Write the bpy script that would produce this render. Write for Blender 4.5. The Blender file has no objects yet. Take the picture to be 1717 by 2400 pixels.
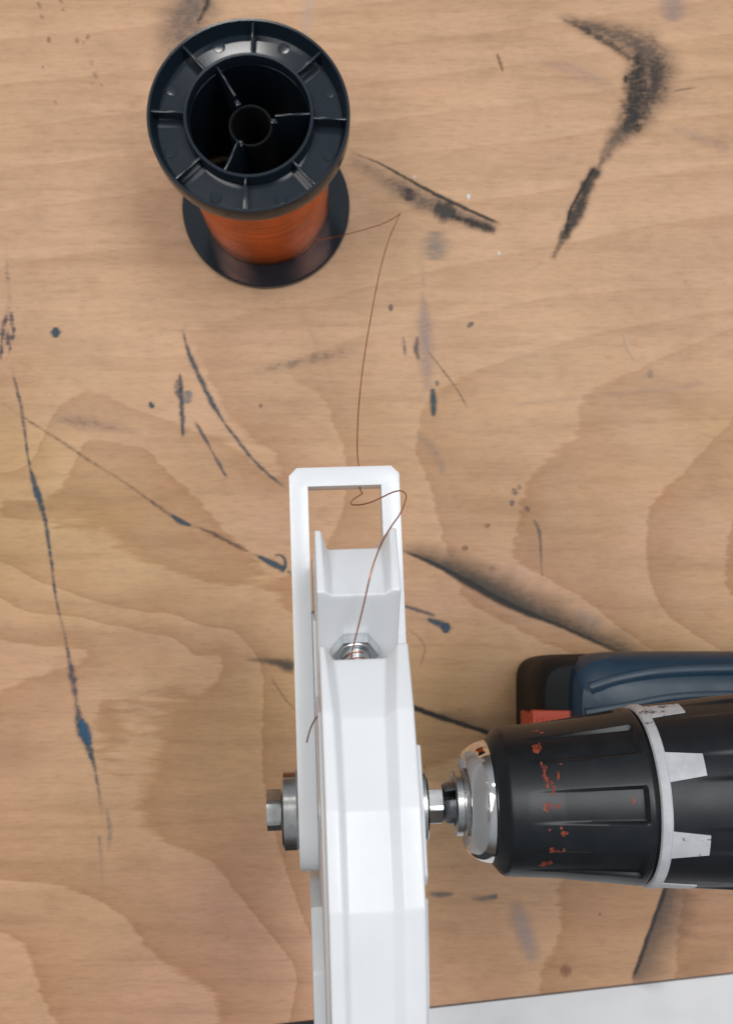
import bpy, bmesh, math, random
import numpy as np
from mathutils import Matrix, Vector
from mathutils import noise as mnoise
random.seed(4)
MM = 0.001
S = bpy.context.scene
COL = S.collection

# ------------------------------------------------------------------ camera
H, F, NX, NY = 480.0, 2600.0, 810.7, 1461.0      # mm above the bench, focal length and nadir in photo pixels
K = 1717 / 1624.0                                # measured coordinates are in a 1624 px wide copy
_n = math.sqrt((NX - 858.5) ** 2 + (NY - 1200) ** 2 + F * F)
_ax, _ay = (NX - 858.5) / _n, (NY - 1200) / _n
_fz = -F / _n
cr = np.array([math.sqrt(1 - _ax * _ax), 0, -_ax])
_a = _ax * _fz / cr[0]
cf = np.array([_a, math.sqrt(1 - _a * _a - _fz * _fz), _fz])
cu = np.cross(-cf, cr)
CAM = np.array([0, 0, H])
def ray(cx, cy, z):
    "point (mm) at height z seen at a measured photo position"
    d = cf + cr * (cx * K - 858.5) / F - cu * (cy * K - 1200) / F
    return CAM + d * ((z - H) / d[2])
cd = bpy.data.cameras.new('camera')
cam = bpy.data.objects.new('camera', cd); COL.objects.link(cam)
m = Matrix(((cr[0], cu[0], -cf[0], 0), (cr[1], cu[1], -cf[1], 0), (cr[2], cu[2], -cf[2], H * MM), (0, 0, 0, 1)))
cam.matrix_world = m
cd.sensor_fit = 'VERTICAL'; cd.sensor_height = 36; cd.lens = F / 2400 * 36
cd.clip_start = 0.01; cd.clip_end = 50
cd.dof.use_dof = True; cd.dof.focus_distance = 0.295; cd.dof.aperture_fstop = 27
S.camera = cam

# ------------------------------------------------------------------ room light (indoors: soft ceiling light, two lamp panels)
W = bpy.data.worlds.new('World'); S.world = W; W.use_nodes = True
nt = W.node_tree; nt.nodes.clear()
out = nt.nodes.new('ShaderNodeOutputWorld'); bg = nt.nodes.new('ShaderNodeBackground')
tc = nt.nodes.new('ShaderNodeTexCoord'); sp = nt.nodes.new('ShaderNodeSeparateXYZ'); rp = nt.nodes.new('ShaderNodeValToRGB')
nt.links.new(tc.outputs['Generated'], sp.inputs[0]); nt.links.new(sp.outputs['Z'], rp.inputs[0])
nt.links.new(rp.outputs[0], bg.inputs[0]); nt.links.new(bg.outputs[0], out.inputs[0])
e = rp.color_ramp.elements
e[0].position = 0.0; e[0].color = (.16, .13, .11, 1)
e[1].position = 1.0; e[1].color = (.70, .735, .78, 1)
x = e.new(.12); x.color = (.22, .21, .21, 1)
x = e.new(.45); x.color = (.50, .54, .60, 1)
bg.inputs[1].default_value = 0.60
def area(name, loc, target, sx, sy, power, col):
    l = bpy.data.lights.new(name, 'AREA'); l.shape = 'RECTANGLE'; l.size = sx; l.size_y = sy
    l.energy = power; l.color = col
    o = bpy.data.objects.new(name, l); COL.objects.link(o); o.location = loc
    o.rotation_euler = (Vector(target) - Vector(loc)).to_track_quat('-Z', 'Y').to_euler()
    return o
area('ceiling_lamp', (-.27, 1.44, 2.1), (0, 0, .1), .20, .09, 1.8, (1, .97, .93))
area('ceiling_lamp', (.60, .22, 2.2), (0, 0, .1), 1.1, .6, 21, (.97, .98, 1))
area('ceiling_lamp', (-.68, .20, 2.2), (0, 0, .1), 1.1, .6, 17, (1, .95, .90))
S.view_settings.view_transform = 'Standard'; S.view_settings.look = 'None'
S.view_settings.exposure = 0.0; S.view_settings.gamma = 1.0

# ------------------------------------------------------------------ node helpers
def new_mat(name):
    m = bpy.data.materials.new(name); m.use_nodes = True
    nt = m.node_tree
    return m, nt, nt.nodes['Principled BSDF']
def N(nt, t, **kw):
    n = nt.nodes.new(t)
    for k, v in kw.items():
        if k in ('inp',):
            for a, b in v.items(): n.inputs[a].default_value = b
        else: setattr(n, k, v)
    return n
def L(nt, a, b): nt.links.new(a, b)
def mapped(nt, scale, rot=(0, 0, 0), coord='Object'):
    t = N(nt, 'ShaderNodeTexCoord'); mp = N(nt, 'ShaderNodeMapping')
    mp.inputs['Scale'].default_value = scale; mp.inputs['Rotation'].default_value = rot
    L(nt, t.outputs[coord], mp.inputs[0]); return mp.outputs[0]
def noise(nt, vec, scale, detail=3, rough=.55, dist=0):
    n = N(nt, 'ShaderNodeTexNoise'); n.inputs['Scale'].default_value = scale; n.inputs['Detail'].default_value = detail
    n.inputs['Roughness'].default_value = rough; n.inputs['Distortion'].default_value = dist
    if vec is not None: L(nt, vec, n.inputs['Vector'])
    return n.outputs['Fac']
def math_(nt, op, a, b=None, c=None, clamp=False):
    n = N(nt, 'ShaderNodeMath', operation=op); n.use_clamp = clamp
    for i, v in enumerate((a, b, c)):
        if v is None: continue
        if isinstance(v, (int, float)): n.inputs[i].default_value = v
        else: L(nt, v, n.inputs[i])
    return n.outputs[0]
def ramp(nt, fac, stops, interp='LINEAR'):
    r = N(nt, 'ShaderNodeValToRGB'); r.color_ramp.interpolation = interp
    el = r.color_ramp.elements
    el[0].position = stops[0][0]; el[0].color = (*stops[0][1], 1)
    el[1].position = stops[-1][0]; el[1].color = (*stops[-1][1], 1)
    for p, c in stops[1:-1]:
        q = el.new(p); q.color = (*c, 1)
    L(nt, fac, r.inputs[0]); return r.outputs[0]
def mixc(nt, fac, a, b, mode='MIX'):
    n = N(nt, 'ShaderNodeMix', data_type='RGBA', blend_type=mode)
    for s, v in ((0, fac), (6, a), (7, b)):
        if isinstance(v, (int, float)): n.inputs[s].default_value = v
        elif isinstance(v, tuple): n.inputs[s].default_value = (*v, 1) if len(v) == 3 else v
        else: L(nt, v, n.inputs[s])
    return n.outputs[2]
def bump(nt, bsdf, h, strength, dist):
    b = N(nt, 'ShaderNodeBump'); b.inputs['Strength'].default_value = strength; b.inputs['Distance'].default_value = dist
    L(nt, h, b.inputs['Height']); L(nt, b.outputs[0], bsdf.inputs['Normal'])
def rough_var(nt, bsdf, lo, hi, scale):
    v = noise(nt, mapped(nt, (1, 1, 1)), scale, 4)
    r = N(nt, 'ShaderNodeMapRange'); r.inputs[1].default_value = .3; r.inputs[2].default_value = .7
    r.inputs[3].default_value = lo; r.inputs[4].default_value = hi
    L(nt, v, r.inputs[0]); L(nt, r.outputs[0], bsdf.inputs['Roughness']); return v

# ------------------------------------------------------------------ materials
def plastic_white():
    m, nt, b = new_mat('white_plastic')
    v = noise(nt, mapped(nt, (1, 1, 1)), 60, 3)
    L(nt, ramp(nt, v, [(.3, (.71, .735, .755)), (.7, (.75, .77, .79))]), b.inputs['Base Color'])
    b.inputs['Subsurface Weight'].default_value = .35; b.inputs['Subsurface Radius'].default_value = (1, 1, 1.0)
    b.inputs['Subsurface Scale'].default_value = .0035
    b.inputs['Roughness'].default_value = .26; b.inputs['IOR'].default_value = 1.5
    h = noise(nt, mapped(nt, (1, 6, 1)), 900, 2)
    bump(nt, b, h, .35, .0001)
    return m
def plastic_black(name, col, lo, hi, dust=.0, spec=.5):
    m, nt, b = new_mat(name)
    v = noise(nt, mapped(nt, (1, 1, 1)), 180, 6, .65)
    c2 = tuple(min(1, c + dust) for c in col)
    L(nt, ramp(nt, v, [(.42, col), (.75, c2)]), b.inputs['Base Color'])
    rough_var(nt, b, lo, hi, 90)
    b.inputs['Specular IOR Level'].default_value = spec
    h = noise(nt, mapped(nt, (1, 1, 1)), 2500, 2)
    bump(nt, b, h, .15 if lo > .2 else .02, .00008)
    return m
def metal(name, col, lo, hi, scale=120, stretch=(1, 1, 1), dirt=None):
    m, nt, b = new_mat(name)
    b.inputs['Metallic'].default_value = 1
    v = noise(nt, mapped(nt, stretch), scale, 5, .6)
    d = dirt or tuple(c * .72 for c in col)
    L(nt, ramp(nt, v, [(.35, d), (.6, col)]), b.inputs['Base Color'])
    rough_var(nt, b, lo, hi, scale * .7)
    bump(nt, b, noise(nt, mapped(nt, stretch), scale * 8, 2), .08, .00006)
    return m
def wood():
    m, nt, b = new_mat('beech_plywood')
    at = N(nt, 'ShaderNodeAttribute', attribute_name='ring')
    o1 = mapped(nt, (9, 60, 1), (0, 0, -.09))
    j1 = noise(nt, o1, 6, 4, .6)
    o2 = mapped(nt, (9, 14, 1))
    j2 = noise(nt, o2, 1, 4)
    f = math_(nt, 'ADD', at.outputs['Fac'], math_(nt, 'MULTIPLY', math_(nt, 'SUBTRACT', j1, .5), .17))
    f = math_(nt, 'ADD', f, math_(nt, 'MULTIPLY', math_(nt, 'SUBTRACT', j2, .5), .30))
    fr = math_(nt, 'FRACT', f)
    base = ramp(nt, fr, [(0, (0.503, 0.304, 0.162)), (.03, (0.411, 0.227, 0.111)), (.11, (0.432, 0.247, 0.126)), (.22, (0.445, 0.260, 0.137)), (.5, (0.481, 0.287, 0.155)),
                         (.9, (0.516, 0.317, 0.177)), (1, (0.527, 0.326, 0.184))])
    # large tint drift: pinker / yellower veneer
    t = noise(nt, mapped(nt, (1, 1.6, 1)), 5.5, 2)
    base = mixc(nt, 1, base, ramp(nt, t, [(.34, (1.04, .98, 1.04)), (.64, (.99, 1.0, .84))]), 'MULTIPLY')
    # paler, pinker, finely striped part away from the flame figure; also paints light falloff
    at2 = N(nt, 'ShaderNodeAttribute', attribute_name='pale_falloff')
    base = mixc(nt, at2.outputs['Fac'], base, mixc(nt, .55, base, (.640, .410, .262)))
    # mid streaks along the grain
    s1 = noise(nt, mapped(nt, (5, 70, 1), (0, 0, -.11)), 2.2, 5, .6, .3)
    base = mixc(nt, 1, base, ramp(nt, s1, [(.28, (.86, .83, .80)), (.5, (1, 1, 1)), (.72, (1.07, 1.07, 1.07))]), 'MULTIPLY')
    # short pores / flecks
    s2 = noise(nt, mapped(nt, (85, 620, 1), (0, 0, -.06)), 1.6, 4, .75)
    base = mixc(nt, 1, base, ramp(nt, s2, [(.28, (.82, .78, .75)), (.50, (1, 1, 1)), (.76, (1.08, 1.08, 1.07))]), 'MULTIPLY')
    s3 = noise(nt, mapped(nt, (1, 1.4, 1)), 17, 7, .72)
    base = mixc(nt, 1, base, ramp(nt, s3, [(.3, (.85, .83, .81)), (.5, (.98, .98, .98)), (.7, (1.07, 1.065, 1.04))]), 'MULTIPLY')
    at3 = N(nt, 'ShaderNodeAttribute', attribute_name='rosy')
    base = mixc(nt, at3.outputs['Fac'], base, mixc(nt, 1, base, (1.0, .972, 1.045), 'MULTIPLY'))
    # worn darker blotches
    s4 = noise(nt, mapped(nt, (1, 1.5, 1)), 38, 3, .6)
    base = mixc(nt, ramp(nt, s4, [(.60, (0, 0, 0)), (.78, (.38, .38, .38))]), base, (.36, .20, .10))
    L(nt, base, b.inputs['Base Color'])
    rough_var(nt, b, .42, .6, 30)
    b.inputs['Specular IOR Level'].default_value = .35
    bump(nt, b, s2, .12, .0002)
    return m
def mark_mat():
    m, nt, b = new_mat('surface_mark')
    col = N(nt, 'ShaderNodeAttribute', attribute_name='mark')
    st = N(nt, 'ShaderNodeAttribute', attribute_name='strength')
    br = N(nt, 'ShaderNodeAttribute', attribute_name='breakup')
    n1 = noise(nt, mapped(nt, (45, 170, 1), (0, 0, -.06)), 5, 7, .75)
    n2 = noise(nt, mapped(nt, (1, 1, 1)), 260, 5, .7)
    n = math_(nt, 'ADD', math_(nt, 'MULTIPLY', n1, .8), math_(nt, 'MULTIPLY', n2, .8))
    n = math_(nt, 'SUBTRACT', n, .3)
    # threshold shifts with strength so the edges fray instead of fading evenly
    lo = math_(nt, 'SUBTRACT', .66, math_(nt, 'MULTIPLY', st.outputs['Fac'], .50))
    q = math_(nt, 'MULTIPLY', math_(nt, 'SUBTRACT', n, lo), 3.1, clamp=True)
    soft = st.outputs['Fac']
    a = N(nt, 'ShaderNodeMix', data_type='FLOAT')
    L(nt, br.outputs['Fac'], a.inputs[0]); L(nt, soft, a.inputs[2]); L(nt, math_(nt, 'MULTIPLY', q, math_(nt, 'MULTIPLY', math_(nt, 'POWER', soft, .55), .95)), a.inputs[3])
    L(nt, a.outputs[0], b.inputs['Alpha']); L(nt, col.outputs['Color'], b.inputs['Base Color'])
    b.inputs['Roughness'].default_value = .55; b.inputs['Specular IOR Level'].default_value = .3
    return m
def copper_mat():
    m, nt, b = new_mat('enamelled_copper')
    b.inputs['Metallic'].default_value = .88
    v = noise(nt, mapped(nt, (8, 8, 900)), 1.2, 4, .7)
    v2 = noise(nt, mapped(nt, (1, 1, .6)), 70, 3)
    c = ramp(nt, v, [(.3, (.50, .105, .018)), (.55, (.76, .19, .038)), (.75, (.90, .33, .10))])
    c = mixc(nt, 1, c, ramp(nt, v2, [(.3, (.75, .75, .75)), (.7, (1.1, 1.1, 1.1))]), 'MULTIPLY')
    tcz = N(nt, 'ShaderNodeTexCoord'); sz = N(nt, 'ShaderNodeSeparateXYZ'); L(nt, tcz.outputs['Object'], sz.inputs[0])
    wob = noise(nt, mapped(nt, (1, 1, 1)), 60, 2)
    ph = math_(nt, 'ADD', math_(nt, 'MULTIPLY', sz.outputs['Z'], 2 * math.pi / .00042), math_(nt, 'MULTIPLY', wob, 5))
    bump(nt, b, math_(nt, 'SINE', ph), .5, .00006)
    L(nt, c, b.inputs['Base Color']); b.inputs['Roughness'].default_value = .22
    b.inputs['Anisotropic'].default_value = .6; tg = N(nt, 'ShaderNodeTangent', direction_type='RADIAL', axis='Z'); L(nt, tg.outputs[0], b.inputs['Tangent'])
    return m
M_WHITE = plastic_white()
M_SPOOL = plastic_black('spool_black_plastic', (.010, .017, .025), .11, .14, .001, .5)
M_SLEEVE = plastic_black('chuck_black_plastic', (.005, .007, .009), .33, .40, .005, .38)
M_COLLAR = plastic_black('collar_grey_plastic', (.008, .009, .012), .38, .46, .004, .35)
M_RUBBER = plastic_black('black_rubber', (.010, .011, .012), .5, .6, .004, .15)
M_BLUE = plastic_black('blue_drill_plastic', (.010, .036, .066), .34, .42, .006, .45)
M_RED = plastic_black('red_plastic', (.52, .065, .028), .45, .55, .03, .4)
M_STEEL = metal('bright_steel', (.60, .60, .58), .14, .30, 160)
M_ZINC = metal('zinc_plated_steel', (.78, .82, .83), .22, .38, 300, dirt=(.60, .64, .66))
M_CHROME = metal('chrome', (.80, .79, .77), .05, .10, 90, dirt=(.72, .71, .69))
M_DARKSTEEL = metal('dark_steel', (.30, .31, .33), .22, .4, 200)
M_SILVER = plastic_black('silver_paint', (.42, .43, .45), .4, .55, .12, .5)
nt_ = M_SILVER.node_tree; b_ = nt_.nodes['Principled BSDF']
w1_ = noise(nt_, mapped(nt_, (1, 1, 1)), 420, 5, .7); w2_ = noise(nt_, mapped(nt_, (1, 1, 1)), 60, 3)
wf_ = ramp(nt_, math_(nt_, 'ADD', math_(nt_, 'MULTIPLY', w1_, .6), math_(nt_, 'MULTIPLY', w2_, .4)), [(.36, (1, 1, 1)), (.40, (0, 0, 0))])
cl_ = b_.inputs['Base Color'].links[0].from_socket
L(nt_, mixc(nt_, wf_, cl_, (.09, .09, .10)), b_.inputs['Base Color'])
M_PAINT = plastic_black('orange_paint', (.30, .055, .025), .5, .7, .08, .3)
M_COPPER = copper_mat()
M_WOOD = wood(); M_MARK = mark_mat()
m, nt_, b_ = new_mat('copper_strand'); M_WIRE = m
b_.inputs['Metallic'].default_value = .7; b_.inputs['Roughness'].default_value = .35
L(nt_, ramp(nt_, noise(nt_, mapped(nt_, (1, 1, 1)), 120, 2), [(.35, (.30, .085, .035)), (.65, (.50, .17, .08))]), b_.inputs['Base Color'])
m, nt_, b_ = new_mat('white_laminate'); M_BOARD = m
L(nt_, ramp(nt_, noise(nt_, mapped(nt_, (1, 1, 1)), 22, 4), [(.35, (.585, .585, .59)), (.55, (.66, .66, .66))]), b_.inputs['Base Color'])
b_.inputs['Roughness'].default_value = .45
m, nt_, b_ = new_mat('dark_floor'); M_FLOOR = m
L(nt_, ramp(nt_, noise(nt_, mapped(nt_, (1, 1, 1)), 12, 5), [(.3, (.02, .02, .02)), (.7, (.05, .048, .045))]), b_.inputs['Base Color'])
b_.inputs['Roughness'].default_value = .6

_nt = M_PAINT.node_tree; _b = _nt.nodes['Principled BSDF']
L(_nt, ramp(_nt, noise(_nt, mapped(_nt, (1, .35, .35)), 1100, 5, .75), [(.38, (.10, .10, .10)), (.58, (.9, .9, .9))]), _b.inputs['Alpha'])
# ------------------------------------------------------------------ mesh helpers (all in mm)
def obj(name, verts, faces, mat, parent=None, bevel=0, seg=2, sharp=35, matrix=None, smooth=True, recalc=True):
    bm = bmesh.new()
    vs = [bm.verts.new((v[0] * MM, v[1] * MM, v[2] * MM)) for v in verts]
    for f in faces:
        f = [i for k, i in enumerate(f) if i != f[k - 1]]
        if len(f) > 2:
            try: bm.faces.new([vs[i] for i in f])
            except ValueError: pass
    bmesh.ops.remove_doubles(bm, verts=bm.verts, dist=1e-7)
    bmesh.ops.dissolve_degenerate(bm, edges=bm.edges, dist=1e-7)
    if recalc: bmesh.ops.recalc_face_normals(bm, faces=bm.faces)
    if bevel:
        ed = [e for e in bm.edges if len(e.link_faces) == 2 and e.calc_face_angle(0) > math.radians(sharp)]
        bmesh.ops.bevel(bm, geom=ed, offset=bevel * MM, segments=seg, profile=.6, affect='EDGES', clamp_overlap=True)
    me = bpy.data.meshes.new(name); bm.to_mesh(me); bm.free()
    me.materials.append(mat)
    if smooth:
        me.shade_smooth() if hasattr(me, 'shade_smooth') else None
        me.set_sharp_from_angle(angle=math.radians(30))
    o = bpy.data.objects.new(name, me); COL.objects.link(o)
    if parent: o.parent = parent
    if matrix is not None: o.matrix_world = matrix
    return o
def thing(name, label, cat, matrix=None, group=None):
    o = bpy.data.objects.new(name, None); COL.objects.link(o); o.empty_display_size = .01
    if matrix is not None: o.matrix_world = matrix
    return tag(o, label, cat, group)
def tag(o, label, cat, group=None):
    o['label'] = label; o['category'] = cat
    if group: o['group'] = group
    return o
class Geo:
    def __init__(s): s.v = []; s.f = []
    def add(s, v, f):
        n = len(s.v); s.v += [tuple(p) for p in v]; s.f += [tuple(i + n for i in q) for q in f]; return s
    def box(s, x0, x1, y0, y1, z0, z1):
        v = [(x, y, z) for x in (x0, x1) for y in (y0, y1) for z in (z0, z1)]
        return s.add(v, [(0, 1, 3, 2), (4, 6, 7, 5), (0, 4, 5, 1), (2, 3, 7, 6), (0, 2, 6, 4), (1, 5, 7, 3)])
def lathe(prof, n=96, axis='x', a0=0, a1=2 * math.pi, rfun=None, close=True):
    "prof: list of (x, r) round the x (or z) axis"
    full = abs(a1 - a0 - 2 * math.pi) < 1e-6
    na = n if full else n + 1
    v = []; f = []
    for (x, r) in prof:
        for k in range(na):
            a = a0 + (a1 - a0) * k / n
            rr = r if rfun is None else rfun(x, r, a)
            p = (x, rr * math.sin(a), rr * math.cos(a)) if axis == 'x' else (rr * math.cos(a), rr * math.sin(a), x)
            v.append(p)
    for i in range(len(prof) - 1):
        for k in range(n if full else n):
            k2 = (k + 1) % na
            f.append((i * na + k, i * na + k2, (i + 1) * na + k2, (i + 1) * na + k))
    if not full and close:
        f.append(tuple(i * na for i in range(len(prof))))
        f.append(tuple(i * na + na - 1 for i in range(len(prof))))
    return v, f
def tube(pts, r, n=8):
    P = [Vector(p) for p in pts]; v = []; f = []
    t = (P[1] - P[0]).normalized(); nrm = t.orthogonal().normalized()
    for i, p in enumerate(P):
        t2 = (P[min(i + 1, len(P) - 1)] - P[max(i - 1, 0)]).normalized()
        nrm = (nrm - t2 * nrm.dot(t2)).normalized(); b = t2.cross(nrm)
        for k in range(n):
            a = 2 * math.pi * k / n
            v.append(tuple(p + (nrm * math.cos(a) + b * math.sin(a)) * r))
    for i in range(len(P) - 1):
        for k in range(n):
            f.append((i * n + k, i * n + (k + 1) % n, (i + 1) * n + (k + 1) % n, (i + 1) * n + k))
    f.append(tuple(range(n))); f.append(tuple(range(len(v) - n, len(v))))
    return v, f
def catmull(pts, step=None, sub=8):
    P = [np.array(p, float) for p in pts]; out = []
    for i in range(len(P) - 1):
        p0 = P[max(i - 1, 0)]; p1 = P[i]; p2 = P[i + 1]; p3 = P[min(i + 2, len(P) - 1)]
        k = sub
        for j in range(k):
            t = j / k
            out.append(.5 * ((2 * p1) + (-p0 + p2) * t + (2 * p0 - 5 * p1 + 4 * p2 - p3) * t * t + (-p0 + 3 * p1 - 3 * p2 + p3) * t ** 3))
    out.append(P[-1]); return out

# ------------------------------------------------------------------ floor, workbench, white board
EY0, EX0 = -163.5, -10.0                    # front edge line of the bench (mm)
ESL = (-145.7 + 163.5) / (162.7 + 10.0)
def edge_y(x): return EY0 + (x - EX0) * ESL
fl = obj('floor', *Geo().box(-2500, 2500, -2500, 2500, -420, -400).__dict__.values(), M_FLOOR); fl['kind'] = 'structure'

# growth-ring figure of the veneer: contour lines with levels, interpolated over the bench
CONT = [
 (0, [(349, 735), (250, 775), (195, 830), (215, 870), (290, 905), (400, 945), (520, 990), (620, 1050)]),
 (0, [(349, 735), (500, 700), (640, 680), (900, 610), (1200, 545), (1624, 470)]),
 (1, [(1624, 640), (1400, 640), (1190, 662), (1000, 702), (800, 745), (720, 772), (620, 812), (660, 850), (715, 885), (740, 950), (760, 1010)]),
 (1, [(0, 1102), (97, 1103), (163, 1126), (245, 1154), (339, 1227), (392, 1264), (489, 1292), (591, 1309)]),
 (1, [(190, 965), (318, 986), (379, 1052), (440, 1097), (489, 1158), (534, 1207), (625, 1260)]),
 (2, [(960, 870), (925, 960), (918, 1010), (950, 1060), (975, 1180), (1010, 1270)]),
 (3, [(1624, 725), (1430, 800), (1345, 840), (1285, 872), (1275, 960), (1205, 1020), (1160, 1090), (1140, 1180), (1125, 1245)]),
 (4, [(1624, 925), (1510, 1045), (1450, 1110), (1432, 1200), (1438, 1290), (1480, 1370)]),
 (5, [(1660, 1050), (1610, 1180), (1615, 1310)]),
 (0, [(0, 1244), (92, 1289), (206, 1335), (321, 1362), (412, 1376), (532, 1422)]),
 (-1, [(0, 1326), (60, 1358), (183, 1367), (284, 1390), (394, 1413)]),
 (-2, [(0, 1418), (114, 1431), (206, 1454), (113, 1485), (0, 1513)]),
 (-1, [(504, 1431), (397, 1490), (284, 1523), (219, 1544), (321, 1592), (353, 1655), (330, 1750), (293, 1793), (307, 1839), (390, 1880), (459, 1912), (522, 1986), (573, 2045), (619, 2101), (660, 2156)]),
 (-2, [(0, 1949), (137, 1963), (229, 2004), (284, 2054), (321, 2109), (380, 2169), (459, 2238)]),
 (-3, [(0, 2068), (55, 2091), (69, 2137), (92, 2196), (124, 2270)]),
 (-1, [(0, 590), (500, 520), (1000, 450), (1717, 350)]),
 (-2, [(0, 470), (1000, 330), (1717, 240)]),
 (-3, [(0, 380), (1000, 245), (1717, 150)]),
 (-4, [(0, 285), (1000, 160), (1717, 60)]),
 (-5, [(0, 190), (1000, 80), (1717, -20)]),
 (-6, [(0, 90), (1000, -10), (1717, -100)]),
 (-7, [(0, 0), (1000, -100), (1717, -200)]),
 (1, [(1225, 1950), (1227, 1982), (1223, 2024), (1234, 2063), (1193, 2145), (1189, 2188)]),
 (.55, [(1004, 1961), (1069, 2081), (1107, 2196)]),
 (2, [(1010, 1330), (1200, 1420), (1500, 1560)]),
 (0.6, [(640, 1500), (700, 1900), (760, 2250)]),
 (-.5, [(130, 760), (60, 900), (30, 1020)]),
 (1.5, [(860, 1000), (840, 1200), (860, 1400)]),
 (2.5, [(1624, 2150), (1600, 1900)]),
]
pts, vals = [], []
for lv, c in CONT:
    d = []
    for a, b in zip(c[:-1], c[1:]):
        n = max(1, int(math.dist(a, b) / 55))
        d += [(a[0] + (b[0] - a[0]) * t / n, a[1] + (b[1] - a[1]) * t / n) for t in range(n)]
    d.append(c[-1])
    for (cx, cy) in d:
        q = ray(cx, cy, 0)
        pts.append(q[:2]); vals.append(lv)
pts = np.array(pts); vals = np.array(vals, float)
def kern(d2): return np.where(d2 > 1e-9, .5 * d2 * np.log(np.maximum(d2, 1e-9)), 0)
sc = 100.0
P_ = pts / sc; n_ = len(P_)
A_ = np.zeros((n_ + 3, n_ + 3))
A_[:n_, :n_] = kern(((P_[:, None] - P_[None]) ** 2).sum(-1)) + np.eye(n_) * .004
A_[:n_, n_] = 1; A_[:n_, n_ + 1:] = P_; A_[n_, :n_] = 1; A_[n_ + 1:, :n_] = P_.T
w_ = np.linalg.solve(A_, np.r_[vals, 0, 0, 0])
def ringval(Q):
    Q = Q / sc; r = np.zeros(len(Q))
    for i in range(0, len(Q), 4000):
        q = Q[i:i + 4000]
        r[i:i + 4000] = kern(((q[:, None] - P_[None]) ** 2).sum(-1)) @ w_[:n_] + w_[n_] + q @ w_[n_ + 1:]
    return r
xs = np.r_[np.linspace(-620, -200, 15)[:-1], np.arange(-200, 221, 2.6), np.linspace(222, 620, 15)[1:]]
ts = np.r_[0, np.arange(1.5, 470, 2.6), np.linspace(475, 900, 16)]
gv = []; gf = []
for t in ts:
    for xx in xs: gv.append((xx, edge_y(xx) + t, 0.0))
nx_ = len(xs)
for j in range(len(ts) - 1):
    for i in range(nx_ - 1):
        gf.append((j * nx_ + i, j * nx_ + i + 1, (j + 1) * nx_ + i + 1, (j + 1) * nx_ + i))
bench = thing('workbench', 'beech plywood workbench covered in blue pen strokes and black scuffs', 'workbench')
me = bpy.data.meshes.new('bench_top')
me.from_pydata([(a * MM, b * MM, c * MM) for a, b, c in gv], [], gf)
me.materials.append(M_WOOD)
ga = np.array(gv)[:, :2]
rv = ringval(np.clip(ga, [-230, -200], [230, 330]))
at = me.attributes.new('ring', 'FLOAT', 'POINT'); at.data.foreach_set('value', rv.astype(np.float32))
pale_falloff = np.clip((ga[:, 1] - 60) / 70, 0, 1) * .9  # paler far end, with light falloff put into the wood colour
at = me.attributes.new('pale_falloff', 'FLOAT', 'POINT'); at.data.foreach_set('value', pale_falloff.astype(np.float32))
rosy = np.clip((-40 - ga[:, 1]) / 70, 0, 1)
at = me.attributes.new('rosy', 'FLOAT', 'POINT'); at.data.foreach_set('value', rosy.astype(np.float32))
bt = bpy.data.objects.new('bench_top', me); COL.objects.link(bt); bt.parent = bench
g = Geo(); x0, x1 = -620, 620
g.add([(x0, edge_y(x0), -.4), (x1, edge_y(x1), -.4), (x1, edge_y(x1) + 900, -.4), (x0, edge_y(x0) + 900, -.4),
       (x0, edge_y(x0), -38), (x1, edge_y(x1), -38), (x1, edge_y(x1) + 900, -38), (x0, edge_y(x0) + 900, -38)],
      [(0, 1, 2, 3), (4, 5, 6, 7), (0, 1, 5, 4), (1, 2, 6, 5), (2, 3, 7, 6), (3, 0, 4, 7)])
obj('core_board', g.v, g.f, M_WOOD, bench, smooth=False)
g = Geo()
def bp(x, off, z): return (x - off * -ESL, edge_y(x) + off, z)
g.add([(16, edge_y(16) - 1.2, -1), (420, edge_y(420) - 1.2, -1), (440, edge_y(420) - 320, -1), (36, edge_y(16) - 320, -1),
       (16, edge_y(16) - 1.2, -19), (420, edge_y(420) - 1.2, -19), (440, edge_y(420) - 320, -19), (36, edge_y(16) - 320, -19)],
      [(0, 1, 2, 3), (4, 5, 6, 7), (0, 1, 5, 4), (1, 2, 6, 5), (2, 3, 7, 6), (3, 0, 4, 7)])
tag(obj('white_board', g.v, g.f, M_BOARD, bevel=.5), 'smudged white laminate board butted against the front edge of the workbench', 'board')

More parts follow.
